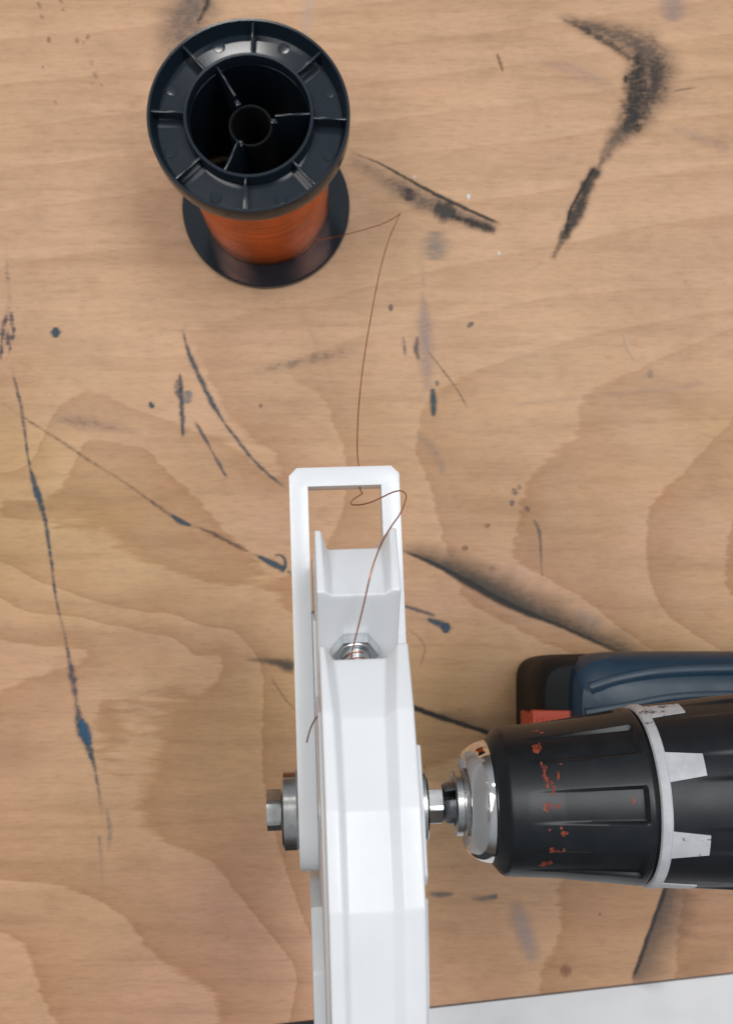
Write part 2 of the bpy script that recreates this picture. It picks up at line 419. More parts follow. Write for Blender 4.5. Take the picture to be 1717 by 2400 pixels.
# ------------------------------------------------------------------ pen strokes, scuffs, smears and painted drill shadow on the bench
INK = (.034, .066, .098); BLK = (.030, .027, .025); BRN = (.13, .075, .055); GRY = (.15, .13, .12); LAV = (.34, .29, .31)
BLG = (.20, .215, .23); PAL = (.62, .50, .40); SCUFF_SHADOW = (.07, .058, .045)
MV = []; MF = []; MC = []; MS = []; MB_ = []
zl = [0.05]
def mark(pts, col, s=1.0, brk=.7, side=0, rag=.12):
    """pts: (x, y, width[, strength]) in measured coordinates; side 0 = soft both sides,
    +1 / -1 = crisp along the line and fading to its right / left"""
    pts = [(p[0], p[1], p[2], p[3] if len(p) > 3 else 1.0) for p in pts]
    C = catmull(pts, sub=10)
    z = zl[0]; zl[0] += .006
    W3 = [ray(c[0], c[1], 0)[:2] for c in C]
    px = .163
    m = len(C); base = len(MV)
    prof = [(-1, 0), (-.8, .18), (-.5, .62), (-.2, .95), (0, 1), (.2, .95), (.5, .62), (.8, .18), (1, 0)] if side == 0 else \
           [(-.05, 0), (0, .55), (.05, 1), (.15, .92), (.35, .62), (.6, .34), (.8, .14), (1, 0)]
    for i in range(m):
        a = W3[max(i - 1, 0)]; b = W3[min(i + 1, m - 1)]
        t = (b - a) / max(np.linalg.norm(b - a), 1e-6); nr = np.array([t[1], -t[0]])   # to the right of travel
        wj = max(C[i][2], .5) * (1 + rag * mnoise.noise((i * .35, zl[0] * 90, 0)) * 2) * px * ((1.08 if C[i][2] > 18 else .9) if side == 0 else 1.3)
        end = min(1, min(i, m - 1 - i) / (m * .06 + 1.0))
        jit = mnoise.noise((i * .6, 7, zl[0] * 50)) * .25
        for (v, q) in prof:
            vv = v * wj * (side if side else 1)
            p = W3[i] + nr * (vv + jit)
            MV.append((p[0] * MM, p[1] * MM, z * MM)); MC.append(col)
            MS.append(s * q * C[i][3] * end); MB_.append(brk)
    k = len(prof)
    for i in range(m - 1):
        for j in range(k - 1):
            MF.append((base + i * k + j, base + i * k + j + 1, base + (i + 1) * k + j + 1, base + (i + 1) * k + j))
def dot(x, y, r, col, s=1, brk=.6, ang=90):
    a = math.radians(ang); dx, dy = math.cos(a) * r, math.sin(a) * r
    mark([(x - dx, y - dy, r * .8), (x, y, r * 1.6), (x + dx, y + dy, r * .8)], col, s, brk)
# crisp-edged smoky scuffs and the painted drill shadow
mark([(886, 1218, 22, .35), (960, 1250, 48, .75), (1040, 1294, 66, 1), (1130, 1343, 72, .95), (1240, 1388, 62, .8), (1330, 1428, 56, .7), (1450, 1478, 50, .6)], SCUFF_SHADOW, 1.0, .35, side=-1)
mark([(886, 1219, 7, .7), (960, 1250, 9), (1040, 1294, 16), (1130, 1343, 15), (1240, 1388, 9, .8), (1330, 1428, 8, .7), (1450, 1478, 7, .6)], (.022, .02, .017), .95, .35)
mark([(540, 1462, 6, .2), (600, 1466, 16, .7), (655, 1480, 22, 1)], SCUFF_SHADOW, .9, .3)
mark([(905, 1566, 8, 1), (960, 1588, 18, .9), (1040, 1612, 50, .7), (1120, 1640, 90, .6), (1200, 1668, 90, .6)], SCUFF_SHADOW, .62, .2, side=-1)  # wide grey fade beside the scuff is the drill's shadow, painted on
mark([(905, 1564, 11, 1), (960, 1585, 11), (1040, 1611, 10), (1120, 1638, 9)], (.018, .018, .016), 1, .3)
mark([(1480, 1950, 80, .9), (1455, 2020, 92, .9), (1432, 2085, 85, .85), (1398, 2185, 70, .6)], (.10, .085, .08), .72, .2, side=-1)
mark([(1480, 1950, 9), (1455, 2020, 9), (1432, 2085, 9), (1400, 2175, 8)], (.04, .036, .036), .9, .4)
mark([(1500, 2150, 20, .5), (1560, 2140, 40, .5), (1620, 2120, 30, .3)], (.2, .15, .12), .5, .5)
# top left smear behind the spool
mark([(452, -25, 70, .8), (425, 20, 100, .9), (400, 70, 85, .8), (375, 130, 60, .5), (360, 190, 40, .2)], GRY, .75, .55)
mark([(468, -20, 16), (455, 20, 14), (435, 55, 8)], BLK, .7, .7)
# hooked charcoal scuff, top right
mark([(1222, 28, 14, .4), (1290, 55, 34, .8), (1370, 80, 56, .9), (1430, 115, 84, 1), (1447, 175, 92, 1), (1425, 232, 78, .9), (1392, 278, 56, .95), (1355, 322, 32, .9), (1334, 358, 18, .8), (1322, 380, 14, .7)], (.10, .08, .07), .76, .6)
mark([(1235, 36, 8, .5), (1300, 70, 16), (1370, 110, 20), (1405, 140, 14, .6)], SCUFF_SHADOW, .7, .8)
mark([(1420, 110, 20, .7), (1410, 165, 46), (1408, 215, 58), (1400, 262, 44), (1372, 296, 22, .5)], (.032, .03, .03), .84, .9)
mark([(1440, 130, 40, .6), (1455, 170, 34), (1440, 240, 26, .6)], (.06, .05, .045), .7, .8)
dot(1412, 282, 14, BLK, .8, .9); dot(1385, 175, 9, BLK, .9, .8)
mark([(1328, 366, 22, 1), (1302, 410, 26), (1278, 470, 28), (1252, 520, 24), (1236, 550, 14, .5), (1222, 578, 18, .8)], (.045, .038, .03), .95, .7)
mark([(1316, 372, 8), (1288, 420, 8), (1262, 470, 8), (1254, 520, 7)], BLK, 1, .7)
mark([(1490, 203, 3), (1515, 198, 4), (1545, 194, 2)], INK, .6, .5)
# charcoal scuff right of the spool
mark([(762, 345, 30, .5), (830, 385, 36, .55), (900, 425, 40, .9), (975, 462, 42, .9), (1040, 488, 30, .9), (1108, 512, 22, .8)], (.12, .10, .09), .72, .6)
mark([(775, 337, 4, .5), (840, 362, 6, .7), (905, 398, 8, .9), (960, 428, 10), (1030, 462, 9), (1112, 498, 8)], (.045, .036, .028), 1, .65)
dot(905, 432, 16, (.06, .05, .045), .85, .6); dot(985, 468, 26, (.05, .045, .04), .95, .5, 20)
mark([(1000, 478, 14), (1060, 500, 20), (1100, 512, 16)], BLK, .85, .8)
dot(965, 545, 34, BLG, .5, .5); dot(1038, 436, 6, (.8, .78, .76), 1, .2); dot(1105, 562, 5, (.8, .75, .7), .9, .3); dot(918, 393, 4, (.8, .75, .7), .8, .3)
# left: ball pen line running down
mark([(14, 530, 6, .4), (16, 600, 12, .7), (20, 640, 16, .6), (20, 700, 14, .6), (14, 780, 22, .6)], INK, .62, .9)

for (a, b, w, h) in [(12, 712, 9, 24), (26, 708, 9, 20), (30, 735, 8, 26), (6, 738, 10, 28), (18, 748, 10, 26), (3, 775, 9, 30), (22, 770, 7, 18)]: mark([(a, b - h, w * .6, .6), (a + 1, b, w * 1.5), (a - 2, b + h, w * .6, .6)], (.04, .055, .09), .72, .95)
mark([(24, 800, 5, .5), (35, 850, 8, .8), (48, 905, 9, .8), (58, 975, 9, .8), (68, 1040, 9, .9), (82, 1090, 17, 1.2), (100, 1150, 12, 1), (112, 1230, 9, .9), (124, 1320, 9, .8), (140, 1390, 8, .6), (150, 1440, 9, .8), (162, 1500, 18, .9), (170, 1560, 14, .7), (180, 1606, 22, 1.1), (198, 1660, 18, 1.1), (212, 1710, 9, .8), (222, 1770, 10, .6), (232, 1850, 9, .4)], INK, .82, .8)
mark([(236, 1790, 8, .6), (244, 1840, 12, .6), (240, 1890, 8, .3)], BLG, .8, .6); mark([(220, 1850, 6), (224, 1900, 10, .6), (228, 1960, 8, .3)], BLG, .6, .7)
mark([(180, 1592, 8), (184, 1608, 20), (191, 1628, 22), (200, 1655, 10)], (.02, .10, .19), .85, .6)
# long arc to the right
mark([(-10, 884, 6, .5), (60, 930, 7, .7), (110, 962, 7, .7), (150, 988, 8, .8), (200, 1022, 9, .7), (250, 1052, 8, .6), (300, 1086, 7, .7), (350, 1122, 9, .8), (400, 1155, 11, .9), (430, 1166, 8, .5), (470, 1182, 11, .9), (520, 1208, 10, .9), (560, 1228, 9, .6), (600, 1246, 12, .9), (632, 1262, 12, 1)], (.09, .06, .05), .74, .75)
mark([(380, 1140, 5), (400, 1156, 12), (425, 1166, 5)], INK, .9, .5); mark([(570, 1232, 7), (605, 1250, 12), (634, 1264, 14)], INK, 1, .3)
mark([(632, 1262, 8), (631, 1240, 7), (620, 1230, 5), (608, 1232, 3)], INK, .8, .4); mark([(636, 1265, 8), (650, 1275, 6)], INK, .6, .4)
mark([(404, 722, 3, .4), (412, 760, 9, .9), (428, 805, 12), (452, 855, 13), (474, 900, 12), (498, 938, 8, .8), (530, 980, 9, .9), (560, 1018, 9, .9), (600, 1056, 8, .8), (640, 1086, 8, .8)], INK, .85, .7)
mark([(398, 825, 6), (402, 870, 13), (404, 920, 12), (406, 972, 8)], INK, .85, .7); mark([(392, 838, 10), (394, 860, 22), (398, 885, 10)], INK, .6, .95); dot(415, 880, 16, BLG, .8, .9)
mark([(430, 930, 6, .6), (452, 968, 9), (470, 1000, 6, .6), (486, 1030, 8), (504, 1060, 6)], INK, .75, .55)
dot(124, 737, 12, INK, 1.1, .4); dot(336, 898, 8, INK, .9, .5, 60); dot(866, 682, 8, INK, .7, .5); dot(578, 900, 5, INK, .6, .5); dot(1042, 720, 9, INK, .65, .7, 140)
mark([(110, 925, 20, .4), (170, 932, 30, .8), (250, 948, 20, .7), (320, 960, 16, .4)], (.2, .15, .15), .55, .7)
mark([(540, 830, 14, .3), (610, 815, 24, .9), (700, 795, 26, .9), (800, 772, 20, .5)], (.13, .12, .10), .5, .8)
mark([(935, 640, 10, .4), (942, 720, 26, .9), (944, 800, 30, .8), (948, 870, 18, .5)], LAV, .6, .5)
mark([(958, 860, 9), (960, 890, 15), (960, 925, 8)], (.03, .07, .09), .9, .4); mark([(925, 745, 7), (922, 775, 14), (928, 800, 6)], (.06, .08, .11), .7, .6)
mark([(893, 745, 6), (896, 770, 9), (898, 790, 5)], INK, .55, .7); mark([(945, 775, 4), (980, 820, 4), (1010, 860, 4), (1036, 905, 4)], (.09, .07, .06), .6, .6)
dot(968, 850, 7, INK, .6, .6); mark([(920, 960, 16), (960, 1000, 26), (985, 1050, 14)], BLG, .3, .6)
mark([(938, 640, 6), (936, 600, 16, .5), (930, 560, 10, .3)], LAV, .3, .6)
# right side bits
for p in [(1140, 1090, 9, 60), (1134, 1115, 8, 100), (1168, 1128, 7, 60), (1150, 1080, 6, 60)]: dot(p[0], p[1], p[2], INK, .6, .6, p[3])
mark([(1180, 1150, 5), (1193, 1175, 9), (1198, 1220, 6), (1200, 1290, 4, .4)], (.06, .09, .10), .65, .6)
mark([(1120, 900, 3), (1300, 880, 12, .5), (1500, 860, 14, .8), (1560, 845, 8, .4)], LAV, .3, .5)
dot(1440, 830, 10, BLG, .55, .6); mark([(1180, 130, 14, .3), (1290, 165, 30, .8), (1370, 205, 20, .4)], LAV, .4, .6); mark([(1480, 280, 14, .4), (1560, 310, 26, .8), (1624, 330, 16, .4)], LAV, .4, .6)
dot(1490, 16, 34, LAV, .5, .4); mark([(1100, 118, 3), (1108, 140, 8), (1114, 160, 3)], (.2, .11, .06), .8, .5)
mark([(690, -10, 26, .6), (678, 60, 24, .5), (672, 100, 14, .2)], (.62, .56, .54), .55, .4)
mark([(893, 1342, 7), (930, 1354, 9, .8), (965, 1366, 8, .7)], INK, .85, .4); mark([(945, 1372, 6), (978, 1384, 16), (996, 1392, 10)], INK, 1, .3); dot(988, 1392, 12, INK, 1, .3)
mark([(900, 1390, 3), (940, 1430, 5), (930, 1480, 3)], BRN, .4, .6); dot(1030, 1215, 8, (.2, .1, .05), .7, .5, 0); dot(1080, 1165, 7, (.25, .13, .06), .6, .5, 0); dot(1090, 1260, 9, BRN, .3, .6, 0)
mark([(948, 1981, 6, .5), (975, 1983, 13), (1006, 1981, 6)], (.10, .13, .14), .7, .5); mark([(1040, 1992, 6, .5), (1075, 1991, 12), (1104, 1986, 10)], (.11, .14, .15), .7, .5)
mark([(1140, 1990, 20, .3), (1152, 2040, 34), (1172, 2095, 32), (1184, 2135, 20, .5)], (.38, .33, .32), .55, .35)
dot(1253, 2151, 14, (.26, .12, .07), .6, .4, 0); dot(880, 1500, 10, BRN, .2, .5)
mark([(600, 1500, 4), (625, 1540, 5), (660, 1580, 3)], BRN, .5, .6); mark([(1270, 1350, 10), (1300, 1370, 30), (1330, 1390, 16)], (.5, .45, .42), .3, .5)
# faint long scratches that are paler than the veneer
mark([(640, 640, 3), (700, 760, 5), (760, 900, 5), (790, 1000, 3)], (.66, .47, .30), .35, .2)
mark([(1380, 740, 6), (1395, 780, 8), (1410, 800, 3)], (.68, .50, .36), .6, .3)
# brown freckles, top left
for (a, b, r) in [(88, 12, 9), (94, 38, 8), (110, 88, 9), (136, 3, 7), (140, 22, 5), (171, 90, 8), (196, 82, 7), (186, 96, 5), (204, 140, 8), (212, 168, 10), (206, 186, 5), (124, 228, 6), (108, 92, 4), (96, 150, 4), (226, 190, 4)]:
    dot(a, b, r * .9, (.13, .085, .06), .55, .85, random.uniform(40, 120))
for i in range(16):
    dot(random.uniform(0, 1624), random.uniform(0, 2150), random.uniform(2, 4), random.choice([(.2, .11, .07), (.12, .09, .08), (.66, .55, .45)]), random.uniform(.3, .7), .4, random.uniform(0, 180))
me = bpy.data.meshes.new('surface_marks'); me.from_pydata(MV, [], MF)
ca = me.color_attributes.new('mark', 'FLOAT_COLOR', 'POINT')
ca.data.foreach_set('color', np.c_[np.array(MC), np.ones(len(MC))].astype(np.float32).ravel())
me.attributes.new('strength', 'FLOAT', 'POINT').data.foreach_set('value', np.array(MS, np.float32))
me.attributes.new('breakup', 'FLOAT', 'POINT').data.foreach_set('value', np.array(MB_, np.float32))
me.materials.append(M_MARK)
mk = bpy.data.objects.new('surface_marks', me); COL.objects.link(mk); mk.parent = bench; mk['kind'] = 'stuff'

# ------------------------------------------------------------------ wire spool
SPX, SPY, SPH, SPR = -35.8, 184.3, 92.3, 37.0
T = Matrix.Translation((SPX * MM, SPY * MM, 0))
spool = thing('wire_spool', 'black plastic spool standing upright, wound with orange copper wire', 'spool', T)
# top flange: dish with outer rim, hub ring
def flange(z0, up):
    s = 1 if up else -1
    # profile as (z, r) closed loop around z axis
    z = lambda d: z0 - s * d
    return [(z(9.5), 24.0), (z(9.5), 36.0), (z(8.5), 36.9), (z(.5), SPR), (z(0), SPR - .25), (z(0), SPR - 1.15), (z(.4), SPR - 1.4), (z(5.6), SPR - 2.0), (z(6.95), SPR - 3.0), (z(6.6), 24.3), (z(1.0), 24.0), (z(.6), 23.8), (z(.2), 23.6), (z(.2), 22.6), (z(.6), 22.4), (z(12), 22.2)]
v, f = lathe(flange(SPH, True), 128, 'z'); obj('top_flange', v, f, M_SPOOL, spool)
v, f = lathe([(0.2, 20), (0.2, SPR - .4), (.6, SPR), (3.2, SPR), (3.9, SPR - .6), (3.9, SPR - 1.4), (3.9, 20)], 128, 'z'); obj('bottom_flange', v, f, M_SPOOL, spool)
v, f = lathe([(2, 22.2), (86, 22.2), (86, 23.2), (2, 23.2)], 96, 'z'); obj('barrel', v, f, M_SPOOL, spool)
for k in range(8):
    a = math.radians(88 + 45 * k)
    g = Geo().box(23.4, SPR - 1.5, -.42, .42, SPH - 8, SPH - .5)
    v = [(p[0] * math.cos(a) - p[1] * math.sin(a), p[0] * math.sin(a) + p[1] * math.cos(a), p[2]) for p in g.v]
    obj('rib', v, g.f, M_SPOOL, spool, bevel=.12)
    a2 = a + math.radians(24)
    for q, r in enumerate([31.2]):
        v, f = lathe([(SPH - 6.7, 1.5), (SPH - 6.67, 2.1), (SPH - 6.9, 2.3)], 20, 'z')
        n0 = len(v); v = [(p[0] + r * math.cos(a2), p[1] + r * math.sin(a2), p[2]) for p in v]
        vv = v + [(r * math.cos(a2), r * math.sin(a2), SPH - 6.7)]
        obj('pin_mark', vv, f + [(i, (i + 1) % 20, len(vv) - 1) for i in range(20)], M_SPOOL, spool)
for d in (122, 4, -113):
    a = math.radians(d)
    g = Geo().box(9.6, 22.4, -.35, .35, 4, SPH - 2.2); g.box(7.8, 9.9, -.8, .8, 4, SPH - 6.5)
    v = [(p[0] * math.cos(a) - p[1] * math.sin(a), p[0] * math.sin(a) + p[1] * math.cos(a), p[2]) for p in g.v]
    obj('web', v, g.f, M_SPOOL, spool, bevel=.1)
v, f = lathe([(2, 7.2), (SPH - 9.6, 7.2), (SPH - 9, 7.6), (SPH - 9, 7.8), (SPH - 9.6, 8.2), (2, 8.2)], 64, 'z'); obj('bore_tube', v, f, M_RUBBER, spool)
# winding: slightly uneven pack with fine turns
zs = np.arange(4.4, 83.0, .42)
prof = []
for i, z in enumerate(zs):
    base = 28.0 - .5 * ((z - 44) / 40) ** 2 + .25 * mnoise.noise((z * .13, 3, 1)) + .12 * mnoise.noise((z * .6, 8, 1))
    prof.append((z, base + (.05 if i % 2 else -.03)))
def wob(x, r, a): return r + .28 * mnoise.noise((math.cos(a) * 2, math.sin(a) * 2, x * .08)) + .06 * mnoise.noise((math.cos(a) * 5, math.sin(a) * 5, x * .5))
v, f = lathe(prof, 128, 'z', rfun=wob); obj('wire_winding', v, f, M_COPPER, spool, smooth=True)

# ------------------------------------------------------------------ winding rig frame (axle frame, mm)
RIG = np.array([[0.99857798, -0.03662983, 0.0387334], [0.03525442, 0.99874353, 0.03561584], [-0.03998933, -0.03419967, 0.99861466]])
RO = np.array([2.2172, -48.2176, 180.0])
MR = Matrix(((*RIG[0], RO[0] * MM), (*RIG[1], RO[1] * MM), (*RIG[2], RO[2] * MM), (0, 0, 0, 1)))
def loc(cx, cy, h):
    a = RIG.T @ (ray(cx, cy, 300) - RO); b = RIG.T @ (ray(cx, cy, 0) - RO); t = (h - a[2]) / (b[2] - a[2]); return a + (b - a) * t

# yoke: U-shaped flat frame swept along its outline
yoke = thing('winding_yoke', 'white plastic U-shaped frame with chamfered corners carrying the axle', 'frame', MR)
XO, XI, YC, YB = 14.637, 9.76, 89.4, 84.36
ST = []   # (outer xy, inner xy, ztop, zbot)
def arm(sx):
    s = []
    for k in range(0, 13):
        a = math.radians(180 - 90 + (-90 + 180 * 0)) if False else math.radians(k * 7.5)
        y = -5.2 - 10.6 * math.cos(a); dz = 10.6 * math.sin(a)
        ins = 1.7 * max(0, 1 - dz / 6.5) ** 2
        s.append(((sx * (XO - ins), y), (sx * XI, y), dz if dz > 0 else 0, -dz))
    for y, zb in ((14, -10.6), (30, -7), (50, -2), (70, 1.0), (YB - .01, 3.4)):
        s.append(((sx * XO, y), (sx * XI, y), 10.6, zb))
    s.append(((sx * XO, YC - 2.1), (sx * XI, YB), 10.6, 3.4))
    s.append(((sx * (XO - 2.1), YC), (sx * XI, YB), 10.6, 3.4))
    return s
ST = arm(-1) + arm(1)[::-1]
v = []; f = []
for (oxy, ixy, zt, zb) in ST: v += [(*oxy, zt), (*ixy, zt), (*ixy, zb), (*oxy, zb)]
for i in range(len(ST) - 1):
    for j in range(4): f.append((i * 4 + j, i * 4 + (j + 1) % 4, (i + 1) * 4 + (j + 1) % 4, (i + 1) * 4 + j))
obj('frame_body', v, f, M_WHITE, yoke, bevel=.3, sharp=40)
v, f = lathe([(0, .42), (0, .75), (.12, .75), (.12, .42)], 24, 'x')
hx = loc(797, 1078, 8)[0]
v = [(p[1] + hx, YB - p[0], p[2] + 7.9) for p in v]; obj('wire_eyelet', v, f, M_WHITE, yoke)

# coil former: V-groove wheel with flat facets and a notch, stacked outlines
O_ = [(67, 58), (52.9, 64.0), (52.1, 62.9), (38.2, 45.8), (35.5, 44), (36.5, 52), (41.4, 74.2), (28.6, 81.2), (10, 87.0), (-8, 88.0), (-34, 80.5), (-60, 62), (-79, 34), (-86, 0), (-79, -35), (-55, -67), (-20, -84), (18, -80), (46, -62), (60, -30), (63, 5), (64.5, 38)]
I_ = [(63.2, 53), (52.1, 62.9), (51.8, 62.5), (38.0, 45.6), (35.3, 43.8), (36.2, 52), (38.5, 71.7), (26.9, 79.0), (9.6, 85.2), (-8.6, 86.7), (-34.2, 79.2), (-59, 60.5), (-77.5, 33.5), (-84.3, 0), (-76, -34), (-53, -64), (-20, -80.5), (17, -77), (43, -60), (57, -29), (60, 5), (61, 36)]
former = thing('coil_former', 'white plastic grooved winding wheel held edge-on inside the white frame', 'winding wheel', MR)
XS_ = {0: (-7.7, -6.3, 6.0, 7.5), 1: (-7.4, -5.6, 5.4, 7.2), 6: (-8.0, -6.2, 4.6, 6.9), 7: (-6.9, -5.4, 3.4, 5.7)}
v = []; f = []; n = len(O_); lay = range(6)
for j in lay:
    for k in range(n):
        q = XS_.get(k, (-6.5, -5.3, 3.0, 5.2) if k > 7 else (-7.4, -5.9, 5.9, 7.2))
        x = (-9.05, q[0], q[1], q[2], q[3], 9.05)[j]; pt = (O_, O_, I_, I_, O_, O_)[j][k]
        v.append((x, pt[0], pt[1]))
for i in range(len(lay) - 1):
    for k in range(n): f.append((i * n + k, i * n + (k + 1) % n, (i + 1) * n + (k + 1) % n, (i + 1) * n + k))
f.append(tuple(range(n))); f.append(tuple(range((len(lay) - 1) * n, len(lay) * n)))
obj('wheel_body', v, f, M_WHITE, former, bevel=.75, seg=4, sharp=11)
# stepped lips on the right cheek
def lip(p, q, x0, x1, r=2.2):
    seg = []
    k = 6
    top = [(p[0] + (q[0] - p[0]) * t / k, p[1] + (q[1] - p[1]) * t / k) for t in range(k + 1)]
    return top
def side_slab(name, ring, x0, x1, bevel=.35):
    n = len(ring); v = [(x0, a, b) for a, b in ring] + [(x1, a, b) for a, b in ring]
    f = [(k, (k + 1) % n, n + (k + 1) % n, n + k) for k in range(n)] + [tuple(range(n)), tuple(range(n, 2 * n))]
    return obj(name, v, f, M_WHITE, former, bevel=bevel, seg=2)
side_slab('cheek_lip', [(21.5, 82.4), (10, 85.4), (-2.5, 86.4), (-4.5, 84.5), (-6, 60), (20, 60)], 9.0, 9.85)
side_slab('cheek_lip', [(-6.5, 86.8), (-20, 83.6), (-33, 79.5), (-34.5, 76), (-30, 50), (-8, 55)], 9.0, 9.6)
side_slab('side_plate', [(-17.5, 36), (-30, 44), (-55, 42), (-72, 20), (-76, -15), (-60, -40), (-30, -40), (-17.5, -20)], -12.3, -9.0, .6)
side_slab('side_plate', [(28, 70), (6, 76), (-18, 75), (-48, 58), (-66, 25), (-66, -20), (-40, -50), (30, -50), (52, 0), (48, 36), (30, 34), (30, 50)], -9.66, -8.9, .15)

# ------------------------------------------------------------------ fasteners on the axle
def hexprism(x0, x1, r, rot, cham=.5, both=True):
    prof = [(x0, r * .84), (x0 + cham, r), (x1 - (cham if both else 0), r), (x1, r * (.84 if both else 1))]
    v = []; n = 48
    # hexagon clipped by a chamfer cone
    for (x, rr) in prof:
        for k in range(n):
            a = 2 * math.pi * k / n; b = (a - math.radians(rot)) % (math.pi / 3) - math.pi / 6
            rh = r * math.cos(math.pi / 6) / math.cos(b)
            q = min(rh, rr if rr < r else 9e9)
            if rr < r: q = min(rh, r * (.985 if cham < .3 else .955))
            v.append((x, q * math.sin(a), q * math.cos(a)))
    f = [(i * n + k, i * n + (k + 1) % n, (i + 1) * n + (k + 1) % n, (i + 1) * n + k) for i in range(3) for k in range(n)]
    f += [tuple(range(n)), tuple(range(3 * n, 4 * n))]
    return v, f
axle = thing('axle_bolt', 'steel hexagon bolt through the left bearing, its head pointing left', 'bolt', MR)
v, f = hexprism(-22.9, -19.25, 5.6, 24.5, .55); obj('bolt_head', v, f, M_STEEL, axle)
v, f = lathe([(-19.3, 0.01), (-19.3, 3.6), (18.9, 3.6), (19, .01)], 32); obj('shank', v, f, M_STEEL, axle)
def thread(x0, x1, r, d=.35, pitch=1.0):
    prof = [(x0, .01)]; x = x0
    while x < x1: prof += [(x, r - d), (x + pitch * .5, r)]; x += pitch
    prof += [(x, r - d), (x, .01)]
    return lathe(prof, 40)
v, f = thread(22.6, 34, 3.3); obj('threaded_end', v, f, M_DARKSTEEL, axle)
v, f = hexprism(19.3, 23.1, 5.6, -12, .5); nut_o = obj('hex_nut', v, f, M_STEEL, axle)
def bearing(name, label, x0, x1):
    t = thing(name, label, 'bearing', MR, 'ball bearings on the axle')
    v, f = lathe([(x0, 8.6), (x0, 9.9), (x0 + .55, 10.5), (x1 - .55, 10.5), (x1, 9.9), (x1, 8.6), (x0, 8.6)], 96); obj('outer_ring', v, f, M_STEEL, t)
    v, f = lathe([(x0 + .4, 5.4), (x0 + .4, 8.55), (x1 - .4, 8.55), (x1 - .4, 5.4), (x0 + .4, 5.4)], 64); obj('shield', v, f, M_ZINC, t)
    v, f = lathe([(x0, 3.65), (x0, 5.35), (x1, 5.35), (x1, 3.65), (x0, 3.65)], 64); obj('inner_ring', v, f, M_STEEL, t)
bearing('ball_bearing', 'steel ball bearing between the bolt head and the left frame arm', -19.0, -14.65)
bearing('ball_bearing', 'steel ball bearing between the wheel and the nut at the drill', 14.7, 19.0)

# nut and bolt end clamping the wheel inside the notch
w0 = np.array([52.0, 62.7]); w1 = np.array([38.0, 45.6]); wd = (w0 - w1) / np.linalg.norm(w0 - w1); wn = np.array([-wd[1], wd[0]])
c0 = w1 + wd * 5.1
clx = loc(787, 1440, 50)[0]
xa = Vector((0, wn[0], wn[1])); ya = Vector((1, 0, 0)); za = xa.cross(ya)
LB = Matrix(((xa.x, ya.x, za.x, clx * MM), (xa.y, ya.y, za.y, c0[0] * MM), (xa.z, ya.z, za.z, c0[1] * MM), (0, 0, 0, 1)))
cb = thing('clamp_bolt', 'zinc plated bolt end and hexagon nut in the notch of the white wheel', 'bolt', MR @ LB)
v, f = hexprism(.15, 2.6, 5.3, 30, .16); obj('hex_nut', v, f, M_ZINC, cb)
v, f = lathe([(2.5, 3.9), (2.5, 4.3), (2.8, 4.1), (2.95, 3.4), (2.7, 2.6)], 48); obj('nut_collar', v, f, M_ZINC, cb)
prof = [(-.5, .01), (-.5, 2.6)]; x = 2.6
while x < 6.4: prof += [(x, 2.55), (x + .4, 2.95)]; x += .8
prof += [(6.6, 2.5), (6.9, 2.0), (6.95, .01)]
v, f = lathe(prof, 48); obj('threaded_end', v, f, M_ZINC, cb)

# ------------------------------------------------------------------ copper wire
wire = thing('copper_wire', 'thin copper wire running from the spool through the white frame to the clamp bolt', 'wire')
RW = .17
A = [(700, 532, 40), (745, 525, 45), (800, 511, 54), (845, 497, 62), (872, 484, 69), (887, 473, 73), (879, 490, 77), (860, 535, 84), (842, 600, 96), (826, 680, 112), (812, 760, 128), (802, 830, 142), (795, 900, 158), (792, 960, 172), (792, 1010, 183), (793, 1036, 186)]
P1 = [ray(*q) for q in A]; pin = RIG @ np.array([hx, YC - .2, 8.0]) + RO; pout = RIG @ np.array([hx, YB - .1, 7.9]) + RO
P1 = P1[:-1] + [pin, (pin + pout) / 2, pout]
B = [(800, 1090, 188.5), (803, 1094, 190), (792, 1101, 192), (782, 1108, 194), (777, 1115, 196), (782, 1119, 198), (798, 1119, 200), (820, 1114, 203), (845, 1103, 206), (868, 1092, 209), (885, 1088, 212), (896, 1092, 216), (900, 1102, 220), (894, 1122, 227), (884, 1143, 233), (868, 1165, 240), (850, 1195, 246), (838, 1222, 248), (826, 1255, 249), (817, 1290, 249), (807, 1335, 246), (795, 1385, 243), (786, 1420, 240), (782, 1437, 238.5), (780, 1448, 237.5), (779, 1462, 236), (778, 1475, 232)]
P2 = [ray(*q) for q in B]
pts = catmull(P1[:6], sub=6) + catmull(P1[5:], sub=6)[1:] + catmull([P1[-1]] + P2, sub=6)[1:]
v, f = tube(pts, RW, 8); obj('wire_strand', v, f, M_WIRE, wire)
# turns round the clamp bolt
pts = []
for k in range(60):
    a = k / 59 * 2 * math.pi * 1.3 + 1
    p = LB @ Vector(((3.9 + k * .035) * MM, 3.05 * math.cos(a) * MM, 3.05 * math.sin(a) * MM)); p = MR @ p
    pts.append(tuple(c / MM for c in p))
v, f = tube(pts, RW, 6); obj('wire_turns', v, f, M_WIRE, wire)
TL = [(716, 1578, 244), (708, 1583, 243), (700, 1592, 241), (692, 1606, 238), (685, 1624, 234), (680, 1645, 230)]
v, f = tube(catmull([ray(*q) for q in TL], sub=6), RW, 8); obj('wire_tail', v, f, M_WIRE, wire)
